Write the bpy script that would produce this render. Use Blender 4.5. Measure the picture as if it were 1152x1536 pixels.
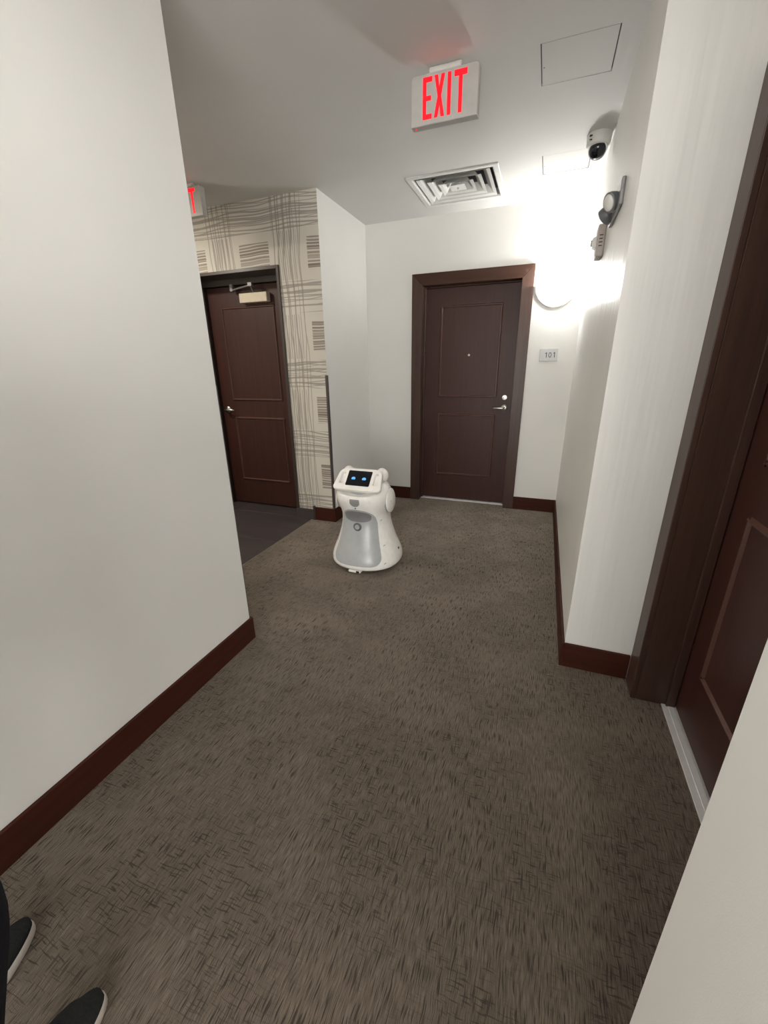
import bpy, bmesh, math, random
from mathutils import Vector, Matrix
random.seed(7)
S = bpy.context.scene
COL = S.collection
for o in list(bpy.data.objects):
    bpy.data.objects.remove(o)

# ------------------------------------------------------------------ measurements (metres)
H = 2.692            # ceiling
W = 0.2264           # right corridor wall
YF = 4.258           # far wall
XR, YW = -1.769, 3.313   # corner of the papered lobby wall
XL, YL = -1.379, 1.531   # end of the near left wall
YC, YN = 1.878, 0.437    # recess of the right hand door
XD = 0.53            # wall that carries the right hand door
XT = -2.012          # carpet / tile joint
YB = -4.5            # end of corridor behind the viewer
YH, XH = -0.55, 3.4  # unseen hall added behind the viewer, sized to let the window light in
XE = -4.7            # end of lobby
BH, BT = 0.131, 0.014

# ------------------------------------------------------------------ camera
def make_camera():
    f, yaw, pit, rol, h = 614.12, 0.3632, 0.3420, -0.0143, 1.4188
    fw = Vector((-math.sin(yaw), math.cos(yaw), 0)); rt = Vector((math.cos(yaw), math.sin(yaw), 0)); up = Vector((0, 0, 1))
    c, s = math.cos(pit), math.sin(pit)
    fw2 = c * fw - s * up; up2 = c * up + s * fw
    cr, sr = math.cos(rol), math.sin(rol)
    r3 = cr * rt + sr * up2; u3 = -sr * rt + cr * up2
    cam = bpy.data.cameras.new('camera'); o = bpy.data.objects.new('camera', cam); COL.objects.link(o)
    cam.sensor_fit = 'HORIZONTAL'; cam.sensor_width = 36.0; cam.lens = f / 1152 * 36.0
    cam.clip_start = 0.02; cam.clip_end = 60
    m = Matrix((r3, u3, -fw2)).transposed().to_4x4(); m.translation = Vector((0, 0, h))
    o.matrix_world = m
    S.camera = o
make_camera()

# ------------------------------------------------------------------ world and exposure
wd = bpy.data.worlds.new('world'); S.world = wd; wd.use_nodes = True
wd.node_tree.nodes['Background'].inputs[0].default_value = (0.5, 0.5, 0.5, 1)
wd.node_tree.nodes['Background'].inputs[1].default_value = 0.0
S.view_settings.view_transform = 'Standard'; S.view_settings.look = 'None'
S.view_settings.gamma = 1.0; S.view_settings.use_curve_mapping = False
S.view_settings.exposure = 0.18
SCONCE_W = 28.0      # bulb in the far sconce
SCONCE_GLASS = 30.0
FILL_BACK = 12.0      # glowing panes of the window added unseen behind the viewer
ADDED_HALL_W = 8.0        # added unseen ceiling lamp above the viewer
ADDED_LOBBY_W = 30.0       # added unseen lamp on the lobby ceiling

# ------------------------------------------------------------------ node helpers
class NT:
    def __init__(self, name):
        self.m = bpy.data.materials.new(name); self.m.use_nodes = True
        self.t = self.m.node_tree; self.b = self.t.nodes['Principled BSDF']
    def n(self, typ, **kw):
        x = self.t.nodes.new(typ)
        for k, v in kw.items(): setattr(x, k, v)
        return x
    def link(self, a, b): self.t.links.new(a, b)
    def put(self, sock, v):
        if isinstance(v, bpy.types.NodeSocket): self.link(v, sock)
        else: sock.default_value = v
    def math(self, op, a, b=0.0, c=0.0, clamp=False):
        x = self.n('ShaderNodeMath', operation=op, use_clamp=clamp)
        self.put(x.inputs[0], a); self.put(x.inputs[1], b); self.put(x.inputs[2], c)
        return x.outputs[0]
    def coords(self):
        g = self.n('ShaderNodeNewGeometry'); s = self.n('ShaderNodeSeparateXYZ'); self.link(g.outputs['Position'], s.inputs[0])
        return s.outputs
    def objco(self):
        g = self.n('ShaderNodeTexCoord'); return g.outputs['Object']
    def comb(self, a, b, c):
        x = self.n('ShaderNodeCombineXYZ')
        for i, v in enumerate((a, b, c)): self.put(x.inputs[i], v)
        return x.outputs[0]
    def mapped(self, vec, scale, loc=(0, 0, 0)):
        x = self.n('ShaderNodeMapping'); self.link(vec, x.inputs[0]); x.inputs['Scale'].default_value = scale; x.inputs['Location'].default_value = loc
        return x.outputs[0]
    def noise(self, vec, scale=1.0, detail=2.0, rough=0.5, dist=0.0):
        x = self.n('ShaderNodeTexNoise'); self.put(x.inputs['Vector'], vec)
        x.inputs['Scale'].default_value = scale; x.inputs['Detail'].default_value = detail; x.inputs['Roughness'].default_value = rough; x.inputs['Distortion'].default_value = dist
        return x.outputs['Fac']
    def ramp(self, fac, a, b, ca=0.0, cb=1.0):
        x = self.n('ShaderNodeMapRange', clamp=True); self.put(x.inputs[0], fac)
        x.inputs[1].default_value = a; x.inputs[2].default_value = b; x.inputs[3].default_value = ca; x.inputs[4].default_value = cb
        return x.outputs[0]
    def mix(self, fac, a, b):
        x = self.n('ShaderNodeMix', data_type='RGBA'); self.put(x.inputs[0], fac)
        self.put(x.inputs[6], a if isinstance(a, bpy.types.NodeSocket) else (*a, 1)); self.put(x.inputs[7], b if isinstance(b, bpy.types.NodeSocket) else (*b, 1))
        return x.outputs[2]
    def bump(self, h, strength=0.3, dist=0.002, normal=None):
        x = self.n('ShaderNodeBump'); self.put(x.inputs['Height'], h); x.inputs['Strength'].default_value = strength; x.inputs['Distance'].default_value = dist
        if normal is not None: self.link(normal, x.inputs['Normal'])
        return x.outputs[0]
    def base(self, c): self.put(self.b.inputs['Base Color'], c if isinstance(c, bpy.types.NodeSocket) else (*c, 1))
    def set(self, **kw):
        for k, v in kw.items(): self.put(self.b.inputs[k.replace('_', ' ')], v)

def simple(name, col, rough=0.5, metal=0.0, spec=0.5, var=0.04, nscale=30.0, bump=0.0):
    k = NT(name); co = k.objco()
    n = k.noise(co, nscale, 3.0)
    f = k.ramp(n, 0.3, 0.7)
    k.base(k.mix(f, tuple(c * (1 - var) for c in col), tuple(min(1, c * (1 + var)) for c in col)))
    k.set(Roughness=rough, Metallic=metal); k.b.inputs['Specular IOR Level'].default_value = spec
    if bump: k.set(Normal=k.bump(k.noise(co, nscale * 20, 2.0), bump, 0.001))
    return k.m

def emit(name, col, strength, base=(0.02, 0.02, 0.02)):
    k = NT(name); k.base(base); k.set(Emission_Strength=strength); k.b.inputs['Emission Color'].default_value = (*col, 1); k.set(Roughness=0.4)
    return k.m

def mat_wall(name, col, streak=0.0, rough=0.55, spec=0.5):
    k = NT(name); x, y, z = k.coords()
    g = k.comb(x, y, z)
    big = k.noise(g, 1.6, 2.0); k.base(k.mix(k.ramp(big, 0.3, 0.7), tuple(c * 0.975 for c in col), tuple(c * 1.02 for c in col)))
    weave = k.noise(k.mapped(g, (260, 260, 900)), 1.0, 1.0); weave2 = k.noise(k.mapped(g, (900, 900, 260)), 1.0, 1.0)
    hh = k.math('ADD', weave, weave2)
    nrm = k.bump(hh, 0.12, 0.001)
    if streak:
        st = k.noise(k.mapped(g, (14, 14, 0.9)), 1.0, 3.0, 0.55)
        nrm = k.bump(st, streak, 0.02, nrm)
    k.set(Roughness=rough, Normal=nrm); k.b.inputs['Specular IOR Level'].default_value = spec
    return k.m

def mat_carpet():
    k = NT('carpet'); x, y, z = k.coords(); g = k.comb(x, y, 0.0)
    wob = k.math('MULTIPLY', k.math('SUBTRACT', k.noise(g, 9.0, 2.0), 0.5), 0.02)
    xs = k.math('ADD', x, wob); ys = k.math('ADD', y, wob)
    d1 = k.noise(k.comb(k.math('MULTIPLY', xs, 230.0), k.math('MULTIPLY', ys, 17.0), 0.0), 1.0, 1.5, 0.5)
    d2 = k.noise(k.comb(k.math('MULTIPLY', xs, 20.0), k.math('MULTIPLY', ys, 220.0), 3.0), 1.0, 1.5, 0.5)
    d3 = k.noise(k.comb(k.math('MULTIPLY', xs, 430.0), k.math('MULTIPLY', ys, 24.0), 7.0), 1.0, 1.0)
    patch = k.ramp(k.noise(g, 3.2, 3.0, 0.6), 0.40, 0.56)
    patch2 = k.ramp(k.noise(k.comb(x, y, 5.0), 2.3, 3.0, 0.6), 0.36, 0.56, 0.60, 1.0)
    m1 = k.math('MULTIPLY', k.ramp(d1, 0.54, 0.65), patch2)
    m2 = k.math('MULTIPLY', k.ramp(d2, 0.54, 0.64), patch)
    dark = k.math('MAXIMUM', m1, k.math('MULTIPLY', m2, 0.9))
    dark = k.math('MAXIMUM', dark, k.math('MULTIPLY', patch, 0.22))
    speck = k.noise(g, 620.0, 2.0, 0.7)
    light = k.ramp(d3, 0.36, 0.64)
    c = k.mix(light, (0.084, 0.066, 0.049), (0.172, 0.137, 0.104))
    c = k.mix(k.math('MULTIPLY', dark, 0.80), c, (0.030, 0.024, 0.021))
    c = k.mix(k.ramp(speck, 0.35, 0.75, 0.0, 0.55), c, k.mix(0.5, c, (0.02, 0.016, 0.013)))
    k.base(c)
    hgt = k.math('SUBTRACT', k.math('ADD', k.math('MULTIPLY', speck, 0.6), k.math('MULTIPLY', d3, 0.4)), k.math('MULTIPLY', dark, 0.6))
    k.set(Roughness=0.95, Normal=k.bump(hgt, 0.55, 0.004)); k.b.inputs['Specular IOR Level'].default_value = 0.15
    k.put(k.b.inputs['Sheen Weight'], k.math('SUBTRACT', 1.0, k.math('MULTIPLY', dark, 0.8))); k.b.inputs['Sheen Roughness'].default_value = 0.45; k.b.inputs['Sheen Tint'].default_value = (0.75, 0.66, 0.56, 1)
    return k.m

def mat_wallpaper():
    k = NT('wallpaper'); x, y, z = k.coords()
    def cell(v, c, per):
        t = k.math('ADD', k.math('DIVIDE', k.math('SUBTRACT', v, c), per), 0.5)
        return k.math('MULTIPLY', k.math('SUBTRACT', k.math('FRACT', t), 0.5), per)
    du = k.math('ABSOLUTE', cell(x, -2.06, 0.65)); dv = k.math('ABSOLUTE', cell(z, 1.97, 0.61))
    def lines(v, other, spacing, seed, wob, th, fr=1.6):
        w = k.noise(k.comb(k.math('MULTIPLY', v, 2.2), k.math('MULTIPLY', other, fr), seed), 1.0, 1.5)
        vv = k.math('ADD', v, k.math('MULTIPLY', k.math('SUBTRACT', w, 0.5), wob))
        t = k.math('DIVIDE', vv, spacing); i = k.math('FLOOR', t)
        wn = k.n('ShaderNodeTexWhiteNoise', noise_dimensions='1D'); k.link(k.math('ADD', i, seed * 13.7), wn.inputs['W'])
        r = wn.outputs['Value']
        pos = k.math('ADD', k.math('FRACT', t), k.math('MULTIPLY', k.math('SUBTRACT', r, 0.5), 0.5))
        d = k.math('ABSOLUTE', k.math('SUBTRACT', pos, 0.5))
        thick = k.math('MULTIPLY', th, k.math('ADD', k.math('MULTIPLY', r, 0.9), 0.45))
        return k.math('SUBTRACT', 1.0, k.ramp(k.math('SUBTRACT', d, thick), -0.03, 0.05))
    vb = k.math('LESS_THAN', du, 0.138); hb = k.math('LESS_THAN', dv, 0.118)
    V = k.math('MAXIMUM', lines(x, z, 0.044, 1.0, 0.09, 0.09), lines(x, z, 0.060, 2.0, 0.12, 0.08))
    V2 = k.math('MULTIPLY', lines(x, z, 0.020, 3.0, 0.05, 0.17), k.math('GREATER_THAN', dv, 0.13))
    V2 = k.math('MULTIPLY', V2, k.math('LESS_THAN', du, 0.085))
    V = k.math('MULTIPLY', k.math('MAXIMUM', V, V2), vb)
    Hh = k.math('MULTIPLY', k.math('MAXIMUM', k.math('MAXIMUM', lines(z, x, 0.040, 4.0, 0.09, 0.095), lines(z, x, 0.047, 8.0, 0.10, 0.085)), lines(z, x, 0.055, 5.0, 0.12, 0.10)), hb)
    bar = lines(z, x, 0.021, 6.0, 0.035, 0.42, 2.5)
    edge = k.math('ADD', du, k.math('MULTIPLY', k.noise(k.comb(0.0, k.math('MULTIPLY', z, 90.0), 2.0), 1.0, 1.0), 0.012))
    blk = k.math('MULTIPLY', k.math('GREATER_THAN', edge, 0.185), k.math('GREATER_THAN', dv, 0.19))
    bar = k.math('MULTIPLY', bar, blk)
    tone = k.ramp(k.noise(k.comb(0.0, 0.0, k.math('MULTIPLY', z, 14.0)), 1.0, 1.0), 0.35, 0.65)
    c = k.mix(k.ramp(k.noise(k.comb(x, y, z), 3.0, 2.0), 0.3, 0.7), (0.60, 0.565, 0.50), (0.64, 0.61, 0.545))
    c = k.mix(k.math('MULTIPLY', bar, 0.9), c, k.mix(tone, (0.16, 0.125, 0.10), (0.36, 0.31, 0.26)))
    c = k.mix(k.math('MULTIPLY', Hh, 0.75), c, (0.25, 0.225, 0.20))
    c = k.mix(k.math('MULTIPLY', V, 0.75), c, (0.25, 0.22, 0.195))
    k.base(c); k.set(Roughness=0.6)
    k.set(Normal=k.bump(k.noise(k.comb(x, y, z), 400.0, 2.0), 0.1, 0.001))
    return k.m

def mat_wood(name, ca, cb, rough=0.38, axis='Z', spec=0.5):
    k = NT(name); co = k.objco()
    sc = {'Z': (34, 34, 1.6), 'X': (1.6, 34, 34), 'Y': (34, 1.6, 34)}[axis]
    g = k.noise(k.mapped(co, sc), 1.0, 5.0, 0.6, 0.4)
    fine = k.noise(k.mapped(co, tuple(s * 7 for s in sc)), 1.0, 2.0)
    f = k.math('ADD', k.math('MULTIPLY', g, 0.7), k.math('MULTIPLY', fine, 0.3))
    k.base(k.mix(k.ramp(f, 0.32, 0.68), ca, cb))
    k.set(Roughness=rough, Normal=k.bump(f, 0.06, 0.002)); k.b.inputs['Specular IOR Level'].default_value = spec
    return k.m

def mat_tile():
    k = NT('tile'); x, y, z = k.coords(); g = k.comb(x, y, 0.0)
    n = k.noise(k.mapped(g, (1.5, 9, 1)), 1.0, 5.0, 0.65, 0.6)
    k.base(k.mix(k.ramp(n, 0.3, 0.7), (0.040, 0.033, 0.034), (0.070, 0.058, 0.057)))
    k.set(Roughness=0.42, Normal=k.bump(n, 0.08, 0.002))
    return k.m

M = {}
M['wall'] = mat_wall('wall_vinyl', (0.755, 0.745, 0.715))
M['wall_r'] = mat_wall('wall_vinyl_sheen', (0.755, 0.745, 0.715), 0.30, 0.42, 0.5)
M['ceil'] = mat_wall('ceiling_paint', (0.64, 0.63, 0.61), 0, 0.8, 0.2)
M['carpet'] = mat_carpet(); M['paper'] = mat_wallpaper(); M['tile'] = mat_tile()
M['grout'] = simple('grout', (0.26, 0.24, 0.23), 0.9)
WA, WB = (0.036, 0.0120, 0.0092), (0.058, 0.0200, 0.0150)
M['door'] = mat_wood('door_wood', WA, WB, 0.42, 'Z', 0.3)
M['casing'] = mat_wood('casing_wood', (0.042, 0.021, 0.015), (0.072, 0.037, 0.026), 0.38, 'Z', 0.35)
M['casing_x'] = mat_wood('casing_wood_head', (0.042, 0.021, 0.015), (0.072, 0.037, 0.026), 0.50, 'X', 0.10)
M['mould'] = mat_wood('moulding_wood_highlit', (0.075, 0.034, 0.026), (0.112, 0.053, 0.040), 0.30)  # lighter than the door wood: bevel highlights put into the colour
M['base_x'] = mat_wood('baseboard_wood', (0.038, 0.0110, 0.0070), (0.060, 0.0180, 0.0115), 0.50, 'X', 0.10)
M['base_y'] = mat_wood('baseboard_wood_long', (0.038, 0.0110, 0.0070), (0.060, 0.0180, 0.0115), 0.50, 'Y', 0.10)
M['darkframe'] = mat_wood('painted_frame', (0.035, 0.026, 0.022), (0.050, 0.037, 0.031), 0.32)
M['steel'] = simple('satin_steel', (0.62, 0.60, 0.57), 0.28, 1.0)
M['alu'] = simple('aluminium', (0.78, 0.77, 0.76), 0.40, 0.35)
M['brass'] = simple('edge_strip_metal', (0.66, 0.60, 0.50), 0.35, 0.8)
M['guard'] = simple('guard_metal', (0.11, 0.095, 0.09), 0.4, 0.5)
M['white'] = simple('white_plastic', (0.72, 0.715, 0.69), 0.35)
M['offwhite'] = simple('offwhite_plastic', (0.60, 0.59, 0.56), 0.45)
M['signgrey'] = simple('sign_housing', (0.46, 0.45, 0.425), 0.45)
M['ventw'] = simple('vent_white', (0.68, 0.675, 0.655), 0.45)
M['ventd'] = simple('duct_grey', (0.24, 0.24, 0.245), 0.7)
M['gap'] = simple('shadow_gap', (0.16, 0.155, 0.15), 0.9)
M['robot'] = simple('robot_shell', (0.88, 0.865, 0.83), 0.22)
M['rgrey'] = simple('robot_grey', (0.40, 0.415, 0.42), 0.28)
M['rgrey2'] = simple('robot_midgrey', (0.20, 0.20, 0.205), 0.4)
M['rgrey3'] = simple('robot_badge_grey', (0.30, 0.295, 0.29), 0.4)
M['black'] = simple('black_plastic', (0.012, 0.012, 0.014), 0.35)
M['glassblk'] = simple('black_glass', (0.006, 0.007, 0.011), 0.08)
M['eye'] = emit('eye_blue', (0.10, 0.42, 1.0), 1.1)
M['red'] = emit('exit_red', (1.0, 0.0015, 0.010), 1.6, (0.05, 0.001, 0.002))
M['fixture'] = simple('grey_fixture', (0.23, 0.225, 0.225), 0.35, 0.2)
M['fixture2'] = simple('lamp_head_grey', (0.16, 0.165, 0.175), 0.3, 0.3)
M['alarm'] = simple('alarm_beige', (0.42, 0.37, 0.34), 0.5)
M['lens'] = simple('clear_lens', (0.75, 0.74, 0.72), 0.12)
M['cream'] = simple('closer_cream', (0.66, 0.58, 0.44), 0.4)
M['plate'] = simple('sign_silver', (0.40, 0.40, 0.40), 0.4, 0.2)
M['ink'] = simple('sign_ink', (0.015, 0.015, 0.016), 0.5)
M['nickel'] = simple('satin_nickel_trim', (0.30, 0.285, 0.265), 0.40, 0.6)
M['glass'] = emit('sconce_glass', (1.0, 0.99, 0.965), SCONCE_GLASS, (0.8, 0.8, 0.78))
M['fill_pane'] = emit('frosted_fill_pane', (1.0, 0.985, 0.95), FILL_BACK, (0.6, 0.6, 0.6))
M['cloth'] = simple('black_trouser_cloth', (0.012, 0.012, 0.017), 0.9, 0, 0.2, 0.2, 60, 0.3)
M['jacket'] = simple('dark_jacket_cloth', (0.020, 0.020, 0.024), 0.9, 0, 0.2, 0.2, 60, 0.3)
M['shoe'] = simple('shoe_knit', (0.020, 0.021, 0.020), 0.9, 0, 0.2, 0.25, 200, 0.4)
M['sole'] = simple('shoe_sole', (0.55, 0.51, 0.47), 0.6)
M['skin'] = simple('skin', (0.50, 0.30, 0.21), 0.5)
M['hair'] = simple('hair', (0.02, 0.014, 0.010), 0.6, 0, 0.4, 0.3, 200, 0.5)

# ------------------------------------------------------------------ mesh helpers
def new():
    return bmesh.new()

def box(bm, x0, x1, y0, y1, z0, z1):
    vs = [bm.verts.new(p) for p in ((x0, y0, z0), (x1, y0, z0), (x1, y1, z0), (x0, y1, z0), (x0, y0, z1), (x1, y0, z1), (x1, y1, z1), (x0, y1, z1))]
    for f in ((3, 2, 1, 0), (4, 5, 6, 7), (0, 1, 5, 4), (1, 2, 6, 5), (2, 3, 7, 6), (3, 0, 4, 7)):
        bm.faces.new([vs[i] for i in f])
    return bm

def loft(bm, rings, cap0=True, cap1=True, closed=True):
    R = [[bm.verts.new(p) for p in r] for r in rings]
    n = len(R[0])
    for a, b in zip(R[:-1], R[1:]):
        for i in range(n if closed else n - 1):
            j = (i + 1) % n
            bm.faces.new((a[i], a[j], b[j], b[i]))
    if cap0: bm.faces.new(list(reversed(R[0])))
    if cap1: bm.faces.new(R[-1])
    return bm

def frame_of(d):
    d = Vector(d).normalized()
    a = Vector((0, 0, 1)) if abs(d.z) < 0.9 else Vector((1, 0, 0))
    u = d.cross(a).normalized(); v = d.cross(u).normalized()
    return d, u, v

def revolve(bm, org, axis, prof, n=32, cap0=True, cap1=True):
    """prof: list of (radius, distance along axis)"""
    d, u, v = frame_of(axis); org = Vector(org)
    rings = [[org + d * h + (u * math.cos(2 * math.pi * i / n) - v * math.sin(2 * math.pi * i / n)) * max(r, 1e-5) for i in range(n)] for r, h in prof]
    return loft(bm, rings, cap0, cap1)

def tube(bm, pts, r, n=10):
    pts = [Vector(p) for p in pts]; rr = r if isinstance(r, (list, tuple)) else [r] * len(pts)
    rings = []
    prev = None
    for i, p in enumerate(pts):
        d = (pts[min(i + 1, len(pts) - 1)] - pts[max(i - 1, 0)]).normalized()
        if prev is None: _, u, v = frame_of(d)
        else:
            u = (prev - d * prev.dot(d)).normalized(); v = d.cross(u)
        prev = u
        rings.append([p + (u * math.cos(2 * math.pi * k / n) + v * math.sin(2 * math.pi * k / n)) * rr[i] for k in range(n)])
    return loft(bm, rings)

def ellipsoid(bm, c, r, n=24, m=14):
    c = Vector(c)
    rings = []
    for i in range(m + 1):
        t = math.pi * i / m
        s = max(math.sin(t), 1e-4)
        rings.append([c + Vector((r[0] * s * math.cos(2 * math.pi * k / n), r[1] * s * math.sin(2 * math.pi * k / n), -r[2] * math.cos(t))) for k in range(n)])
    return loft(bm, rings)

def prism(bm, poly, fn, h0, h1):
    """poly in 2D, fn(a,b,h)->3D"""
    return loft(bm, [[fn(a, b, h0) for a, b in poly], [fn(a, b, h1) for a, b in poly]])

def obj(name, bm, mat, parent=None, smooth=False, bevel=0.0, seg=2, normals=True):
    if normals: bmesh.ops.recalc_face_normals(bm, faces=bm.faces[:])
    me = bpy.data.meshes.new(name); bm.to_mesh(me); bm.free()
    for mm in (mat if isinstance(mat, (list, tuple)) else [mat]): me.materials.append(mm)
    if smooth:
        for p in me.polygons: p.use_smooth = True
    o = bpy.data.objects.new(name, me); COL.objects.link(o)
    if smooth == 'auto':
        bm2 = bmesh.new(); bm2.from_mesh(me)
        for e in bm2.edges:
            if len(e.link_faces) == 2 and e.calc_face_angle(0) > 0.7: e.smooth = False
        bm2.to_mesh(me); bm2.free()
    if bevel:
        b = o.modifiers.new('bevel', 'BEVEL'); b.width = bevel; b.segments = seg; b.limit_method = 'ANGLE'; b.angle_limit = 0.6
    if parent is not None: o.parent = parent
    return o

def tag(o, label, cat, group=None, kind=None):
    o['label'] = label
    if cat: o['category'] = cat
    if group: o['group'] = group
    if kind: o['kind'] = kind
    return o

def struct(o, label=None):
    o['kind'] = 'structure'
    if label: o['label'] = label
    return o

def empty(name, loc=(0, 0, 0), rz=0.0):
    o = bpy.data.objects.new(name, None); COL.objects.link(o); o.location = loc; o.rotation_euler = (0, 0, rz); o.empty_display_size = 0.1
    return o

def part(name, mat, parent, fn, smooth=False, bevel=0.0, seg=2):
    bm = new(); fn(bm); return obj(name, bm, mat, parent, smooth, bevel, seg)

def evaluated(o, name, mats, parent=None, smooth=True):
    dg = bpy.context.evaluated_depsgraph_get()
    me = bpy.data.meshes.new_from_object(o.evaluated_get(dg), depsgraph=dg); me.name = name
    me.materials.clear()
    for mm in mats: me.materials.append(mm)
    for p in me.polygons: p.use_smooth = smooth; p.material_index = 0
    mw = o.matrix_world.copy(); bpy.data.objects.remove(o)
    r = bpy.data.objects.new(name, me); COL.objects.link(r); r.parent = parent
    return r

# ------------------------------------------------------------------ room shell
def wall(name, boxes, mat, label, paper=None):
    bm = new()
    for b in boxes: box(bm, *b)
    o = obj(name, bm, [mat, M['paper']])
    if paper:
        for p in o.data.polygons:
            if paper(p.normal, p.center): p.material_index = 1
    return struct(o, label)

Z0 = -0.02
wall('wall_left', [(XL - 0.15, XL, YB, YL, Z0, H)], M['wall'], 'plain off-white corridor wall at left of view')
wall('wall_lobby', [(XE, XL - 0.15, YL - 0.15, YL, Z0, H)], M['wall'], 'off-white lobby wall around the left corner')
D2L, D2R, D2T = -3.187, -2.182, 2.192   # lined opening of the lobby door
PT = 0.34
wall('wall_papered', [(XE, D2L - 0.025, YW, YW + PT, Z0, H), (D2R + 0.025, XR, YW, YW + PT, Z0, H), (D2L - 0.025, D2R + 0.025, YW, YW + PT, D2T + 0.025, H)],
     M['wall'], 'lobby wall covered in grey and brown crosshatched wallpaper', lambda n, c: n.y < -0.9)
wall('wall_return', [(XR - 0.15, XR, YW + PT, YF + 0.3, Z0, H)], M['wall'], 'narrow off-white wall between wallpaper and far wall')
D1L, D1R, DT = -1.189, -0.282, 2.134
JT = 0.02
wall('wall_far', [(XR, D1L - JT, YF, YF + 0.3, Z0, H), (D1R + JT, W, YF, YF + 0.3, Z0, H), (D1L - JT, D1R + JT, YF, YF + 0.3, DT + JT, H)], M['wall'], 'off-white end wall holding the numbered door')
wall('wall_right', [(W, 0.9, YC, YF + 0.3, Z0, H)], M['wall_r'], 'off-white right corridor wall with a silky sheen')
R0, R1 = 0.838, 1.745
wall('wall_recess', [(XD, 0.9, R1 + JT, YC, Z0, H), (XD, 0.9, YN, R0 - JT, Z0, H), (XD, 0.9, R0 - JT, R1 + JT, DT + JT, H)], M['wall'], 'wall around the door in the right alcove')
wall('wall_near', [(W, 0.9, YH, YN, Z0, H), (0.9, XH + 0.15, YH, YH + 0.15, Z0, H)], M['wall'], 'off-white wall corner close at lower right')
B1 = (-1.15, 3.15, 0.20, 2.40)     # added back window x0,x1,z0,z1
wall('wall_back', [(XL - 0.15, B1[0], YB - 0.15, YB, Z0, H), (B1[1], XH + 0.15, YB - 0.15, YB, Z0, H), (B1[0], B1[1], YB - 0.15, YB, Z0, B1[2]), (B1[0], B1[1], YB - 0.15, YB, B1[3], H)], M['wall'], 'wall with an added window behind the viewer')
wall('wall_hall', [(XH, XH + 0.15, YB, YH, Z0, H)], M['wall'], 'side wall of the added unseen hall behind the viewer')
wall('wall_end', [(XE - 0.15, XE, YL - 0.15, YW + PT, Z0, H)], M['wall'], 'wall closing the lobby at far left')

# ceiling with an opening for the air diffuser
VX0, VX1, VY0, VY1 = -1.099, -0.448, 3.412, 4.029
VI = 0.035
AP = [(-0.169, 0.137, 2.384, 2.690), (-0.173, 0.125, 3.444, 3.744)]     # ceiling access hatches
def ceiling(bm):
    vx0, vx1, vy0, vy1 = VX0 + VI, VX1 - VI, VY0 + VI, VY1 - VI
    holes = [(vx0, vx1, vy0, vy1)] + AP
    for X0, X1, Y0, Y1 in ((XE - 0.15, 0.9, YB - 0.15, YF + 0.3), (0.9, XH + 0.15, YB - 0.15, YH + 0.15)):
        xs = sorted({X0, X1} | {v for h in holes for v in h[:2] if X0 < v < X1}); ys = sorted({Y0, Y1} | {v for h in holes for v in h[2:] if Y0 < v < Y1})
        for a, b in zip(xs[:-1], xs[1:]):
            for c, d in zip(ys[:-1], ys[1:]):
                if not any(h[0] <= (a + b) / 2 <= h[1] and h[2] <= (c + d) / 2 <= h[3] for h in holes): box(bm, a, b, c, d, H, H + 0.06)
bm = new(); ceiling(bm)
bmesh.ops.remove_doubles(bm, verts=bm.verts[:], dist=1e-5)
inner = [f for f in bm.faces if sum(1 for g in f.edges[0].link_faces) > 2 and any(o is not f and set(o.verts) == set(f.verts) for e in f.edges for o in e.link_faces)]
bmesh.ops.delete(bm, geom=inner, context='FACES')
struct(obj('ceiling', bm, M['ceil']), 'flat painted ceiling of the corridor')

# floors
bm = new(); box(bm, XT, 0.9, YB - 0.15, YF + 0.3, -0.06, 0.0); box(bm, 0.9, XH + 0.15, YB - 0.15, YH + 0.15, -0.06, 0.0)
struct(obj('floor', bm, M['carpet']), 'brown grey carpet with dark woven dashes')
fl = struct(part('floor_lobby', M['grout'], None, lambda b: box(b, XE, XT - 0.006, YL - 0.15, YW + PT, -0.06, -0.004)), 'dark tiled lobby floor')
TS, GJ = 1.2192, 0.005
tile_me = None
yj = [YL - 0.05, 2.096, 2.706, 3.316, 3.65]
ix = 0
x1 = XT - 0.008
xedges = [x1]
while x1 > XE + 0.05:
    x1 = max(XE, x1 - (0.95 if ix == 0 else TS)); xedges.append(x1); ix += 1
for a, b in zip(yj[:-1], yj[1:]):
    for r, l in zip(xedges[:-1], xedges[1:]):
        part('tile', M['tile'], fl, lambda m: box(m, l + GJ / 2, r - GJ / 2, a + GJ / 2, b - GJ / 2, -0.02, 0.0005), bevel=0.001, seg=1)
struct(part('trim_1', M['brass'], None, lambda b: box(b, XT - 0.006, XT + 0.001, YL, YW, -0.02, 0.003)), 'thin metal strip between carpet and tile')

# baseboards
def baseboard(name, boxes, mat, label):
    bm = new()
    for b in boxes:
        box(bm, *b)
    struct(obj(name, bm, mat, bevel=0.002, seg=1), label)
baseboard('baseboard_left', [(XL, XL + BT, YB, YL + BT, 0, BH)], M['base_y'], 'dark wood baseboard along the left wall')
baseboard('baseboard_lobby', [(XL - 0.5, XL, YL, YL + BT, 0, BH)], M['base_x'], 'dark wood baseboard around the left corner')
CW = 0.104
baseboard('baseboard_far', [(XR, D1L - CW, YF - BT, YF, 0, BH)], M['base_x'], 'short dark baseboard behind the robot')
baseboard('baseboard_far_right', [(D1R + CW - 0.014, W, YF - BT, YF, 0, BH)], M['base_x'], 'short dark baseboard beneath the room number plate')
baseboard('baseboard_return', [(XR, XR + BT, YW - BT, YF - BT, 0, BH)], M['base_y'], 'dark baseboard on the narrow wall behind the robot')
baseboard('baseboard_papered', [(-1.974, XR, YW - BT, YW, 0, BH)], M['base_x'], 'short dark baseboard below the wallpaper')
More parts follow.
